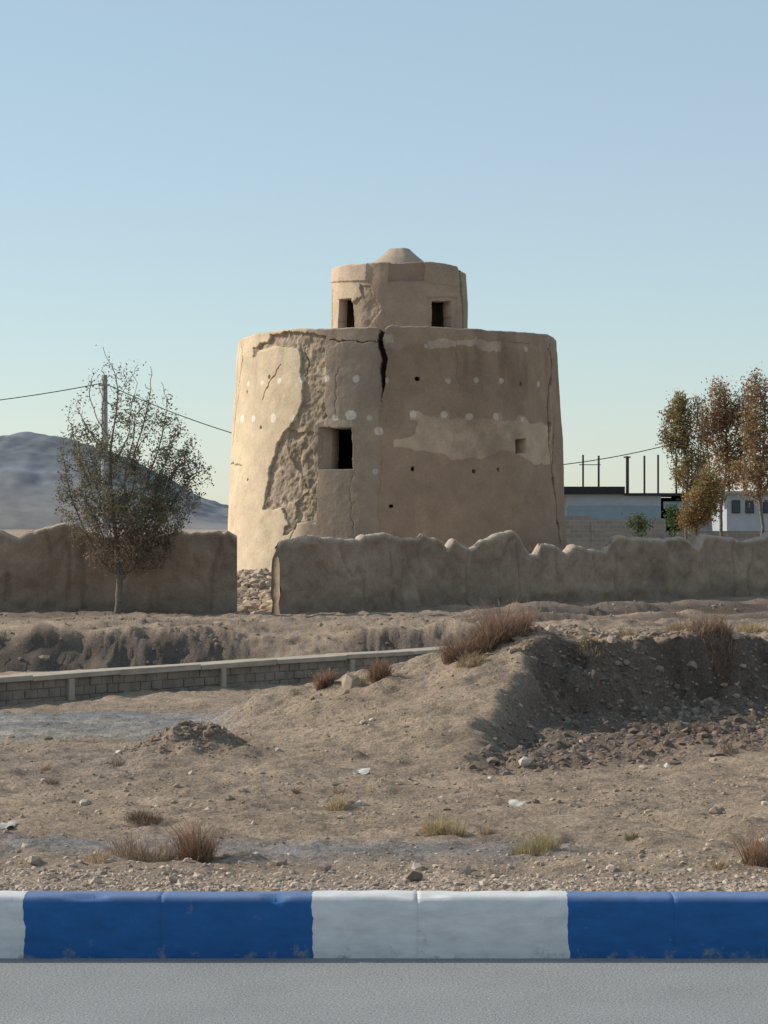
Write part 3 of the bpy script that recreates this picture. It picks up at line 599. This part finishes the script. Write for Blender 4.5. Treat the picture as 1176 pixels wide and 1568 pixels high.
tree('orchard_bush',xg(1080,DR-4),[bl(1072,775,28,34,3,DR-4),bl(1090,758,22,34,2,DR-4),bl(1058,790,20,24,2,DR-4),bl(1085,730,16,24,1,DR-4)],450,9000,.052,lambda p:(np.array([.32,.19,.09]) if rng.random()<.65 else np.array([.25,.24,.09])),step=.16,trunkr=.06,twig=.009,spread=.14,clump=.9)
tree('green_shrub',xg(1030,DR-3),[bl(1030,795,12,20,2,DR-3)],100,1600,.06,lambda p:np.array([.09,.14,.05]),step=.16,trunkr=.04,twig=.008)
tree('green_shrub',xg(980,DR-3),[bl(978,800,22,10,2,DR-3)],100,1500,.06,lambda p:np.array([.12,.15,.07]),step=.16,trunkr=.04,twig=.008)
# ---------------------------------------------------------------- distant farm buildings
def bx(name,px0,px1,py0,py1,dd,depth,m,par,zb=None):
    x0,_,z1=T(px0,py0,dd); x1,_,z0=T(px1,py1,dd)
    if zb is not None: z0=zb
    return box(name,x0,x1,dd,dd+depth,z0,z1,m,par)
M_blockw=mat('cinder_block',(.27,.255,.24),var=.18,nscale=2,bump=0)
def brickify(m,c1,c2,mort):
    nt=m.node_tree;N=nt.nodes;L=nt.links; b=N['Principled BSDF']
    tc=N.new('ShaderNodeTexCoord'); sp=N.new('ShaderNodeSeparateXYZ'); cb=N.new('ShaderNodeCombineXYZ'); L.new(tc.outputs['Object'],sp.inputs[0]); L.new(sp.outputs['X'],cb.inputs['X']); L.new(sp.outputs['Z'],cb.inputs['Y'])
    br=N.new('ShaderNodeTexBrick'); br.inputs['Scale'].default_value=1; br.inputs['Brick Width'].default_value=.4; br.inputs['Row Height'].default_value=.2; br.inputs['Mortar Size'].default_value=.012
    br.inputs['Color1'].default_value=(*c1,1); br.inputs['Color2'].default_value=(*c2,1); br.inputs['Mortar'].default_value=(*mort,1); L.new(cb.outputs[0],br.inputs['Vector']); L.new(br.outputs['Color'],b.inputs['Base Color'])
brickify(M_blockw,(.31,.28,.25),(.24,.22,.20),(.35,.33,.30))
M_bluew=mat('blue_metal_fence',(.22,.30,.35),var=.12,nscale=2,bump=0)
barn=empty('farm_building')
bx('wall',868,1012,757,800,118,6,M_white,barn,-.7)
bx('roof_slab',800,957,745,757,117.6,7,M_dark,barn)
bx('roof_slab_low',957.5,1112,755,759,117.7,7,M_dark,barn)
bx('bay_shade_panel',1012.3,1050,762,820,122,2,M_dark,barn,-.7)  # near-black panel stands in for the shadow inside the open bay
bx('bay_pier',1050,1060,759,820,118,6,M_white,barn,-.7)
bx('wall_right',1060.3,1112,759,800,118,6,M_white,barn,-.7)
bx('base_band',868,1012,776,800,117.9,.05,M_bluew,barn,-.7)
bx('vent',1016,1046,768,779,117.9,.1,M_bluew,barn)
house=empty('white_house')
bx('wall',1113,1290,757,800,112,7,M_white,house,-.7); bx('parapet',1111,1292,752,756.8,111.8,7.4,M_conc,house)
for p in (1122,1143,1170,1200): 
    bx('window_frame',p-1.5,p+11.5,766,786,111.95,.03,M_rust,house); bx('window',p,p+10,767.5,784.5,111.9,.03,M_glass,house)
bx('water_tank',1065,1080,708,750,112,1.2,M_white,barn)
bw=empty('block_wall')
bx('low_run',905.3,1400,813,840,101,.25,M_blockw,bw,-.8); bx('tall_run',840,905,790,840,101,.25,M_blockw,bw,-.8); bx('upper_run',868,1020,794,840,106,.25,M_blockw,bw,-.8)
bx('buttress',905.4,910,800,812.8,100.9,.3,M_blockw,bw)
posts=empty('steel_posts')
for px,w in ((893,2.6),(917,2.8),(961,4.5),(987,2.6),(1008,2.6),(1036,2.6),(1060,2.3),(1117,2.5),(1140,2.3),(1166,2.3),(1192,2.3)):
    bx('post',px-w/2,px+w/2,697+random.uniform(-1,1.5),758,119+random.uniform(0,2),.15,M_rust,posts)
bx('rail',887,920,711,712.2,119.3,.05,M_rust,posts); bx('brace',955,966,699,701,118.9,.1,M_rust,posts)
def pole(px,ptop,dd):
    par=empty('utility_pole'); x,_,zt=T(px,ptop,dd)
    V=[];K=10;an=np.linspace(0,2*math.pi,K,endpoint=False)
    for z,r in((-.8,.17),(zt,.11),(zt,.01)): V.append(np.stack([x+r*np.cos(an),dd+r*np.sin(an),an*0+z],-1))
    fastmesh('shaft',np.concatenate(V),gridfaces(3,K,True),M_pole,parent=par)
    box('bracket',x-.22,x+.22,dd-.17,dd-.12,zt-.45,zt-.38,M_pole,par)
    box('insulator',x-.05,x+.05,dd-.22,dd-.12,zt-.37,zt-.2,M_white,par)
pole(160,574,90); pole(1290,570,90)
def cable(name,f,a,b,dd):
    pts=[T(p,f(p),dd) for p in np.linspace(a,b,60)]
    cu=bpy.data.curves.new(name,'CURVE'); cu.dimensions='3D'; cu.bevel_depth=.02; cu.bevel_resolution=1
    sp=cu.splines.new('POLY'); sp.points.add(len(pts)-1)
    for i,p in enumerate(pts): sp.points[i].co=(*p,1)
    o=bpy.data.objects.new(name,cu); cu.materials.append(M_wire); link(o)
cable('overhead_cable',lambda p:718.6-.00042*(p-722)**2+1,160,1290,90)
cable('overhead_cable',lambda p:586+ (160-p)*.2-.00022*(160-p)**2,-700,160,90)
# ---------------------------------------------------------------- hills
def hill(name,x0,x1,y0,y1,prof,col):
    nx,ny=420,120
    gx=np.linspace(x0,x1,nx); gy=np.linspace(0,1,ny); GX,GY=np.meshgrid(gx,gy)
    hz=np.interp(GX,[p[0] for p in prof],[p[1] for p in prof])
    cross=np.sin(np.clip(GY,0,1)*math.pi)**.8
    rg=1-np.abs(fbm(GX*.016,GY*4.,3.,5))
    z=hz*cross*(1-.14*(1-np.clip(rg,0,1))*(1-np.exp(-((GY-.5)/.12)**2)*.85))+1.0*fbm(GX*.08,GY*20,8.,5,.6)*cross
    z=z-2
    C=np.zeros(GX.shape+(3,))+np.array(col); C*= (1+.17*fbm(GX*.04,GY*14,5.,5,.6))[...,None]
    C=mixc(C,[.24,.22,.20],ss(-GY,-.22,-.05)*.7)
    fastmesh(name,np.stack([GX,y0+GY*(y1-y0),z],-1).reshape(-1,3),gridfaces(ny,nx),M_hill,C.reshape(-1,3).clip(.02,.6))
s=900/F
hill('rocky_hill',-520,-20,740,1060,[((px-CX)*s,(HY-py)*s+4) for px,py in [(-1500,760),(-900,690),(-400,675),(-100,666),(20,667),(90,669),(140,684),(200,706),(260,738),(345,778),(400,792),(470,805)]],(.165,.178,.197))  # bluish grey rock colour has the distance haze painted in
# ---------------------------------------------------------------- light, sky
el=math.radians(31); hx,hy=-.965,.262
S=Vector((hx*math.cos(el),hy*math.cos(el),math.sin(el)))
sun=bpy.data.lights.new('sun','SUN'); sun.energy=4.7; sun.angle=math.radians(.5); sun.color=(1,.915,.79)
so=bpy.data.objects.new('sun',sun); link(so); so.rotation_euler=S.to_track_quat('Z','Y').to_euler()
w=bpy.data.worlds.new('World'); scene.world=w; w.use_nodes=True; nt=w.node_tree
sk=nt.nodes.new('ShaderNodeTexSky'); sk.sky_type='NISHITA'; sk.sun_disc=False; sk.sun_elevation=el; sk.sun_rotation=math.atan2(hx,hy)
sk.air_density=1.15; sk.dust_density=.6; sk.ozone_density=1.1; sk.altitude=1000
hz_=nt.nodes.new('ShaderNodeVectorMath'); hz_.operation='ADD'; hz_.inputs[1].default_value=(3.3,4.25,4.7)
nt.links.new(sk.outputs[0],hz_.inputs[0])
nt.links.new(hz_.outputs[0],nt.nodes['Background'].inputs[0]); nt.nodes['Background'].inputs[1].default_value=.071
# ---------------------------------------------------------------- camera
cam=bpy.data.cameras.new('camera'); co=bpy.data.objects.new('camera',cam); link(co); scene.camera=co
cam.sensor_fit='VERTICAL'; cam.sensor_height=36; cam.lens=F/1568*36; cam.clip_end=12000; cam.clip_start=.1
co.location=(0,0,EYE); co.rotation_euler=(math.radians(90)+math.atan(16/F),0,0)
print('done',time.time()-T0)
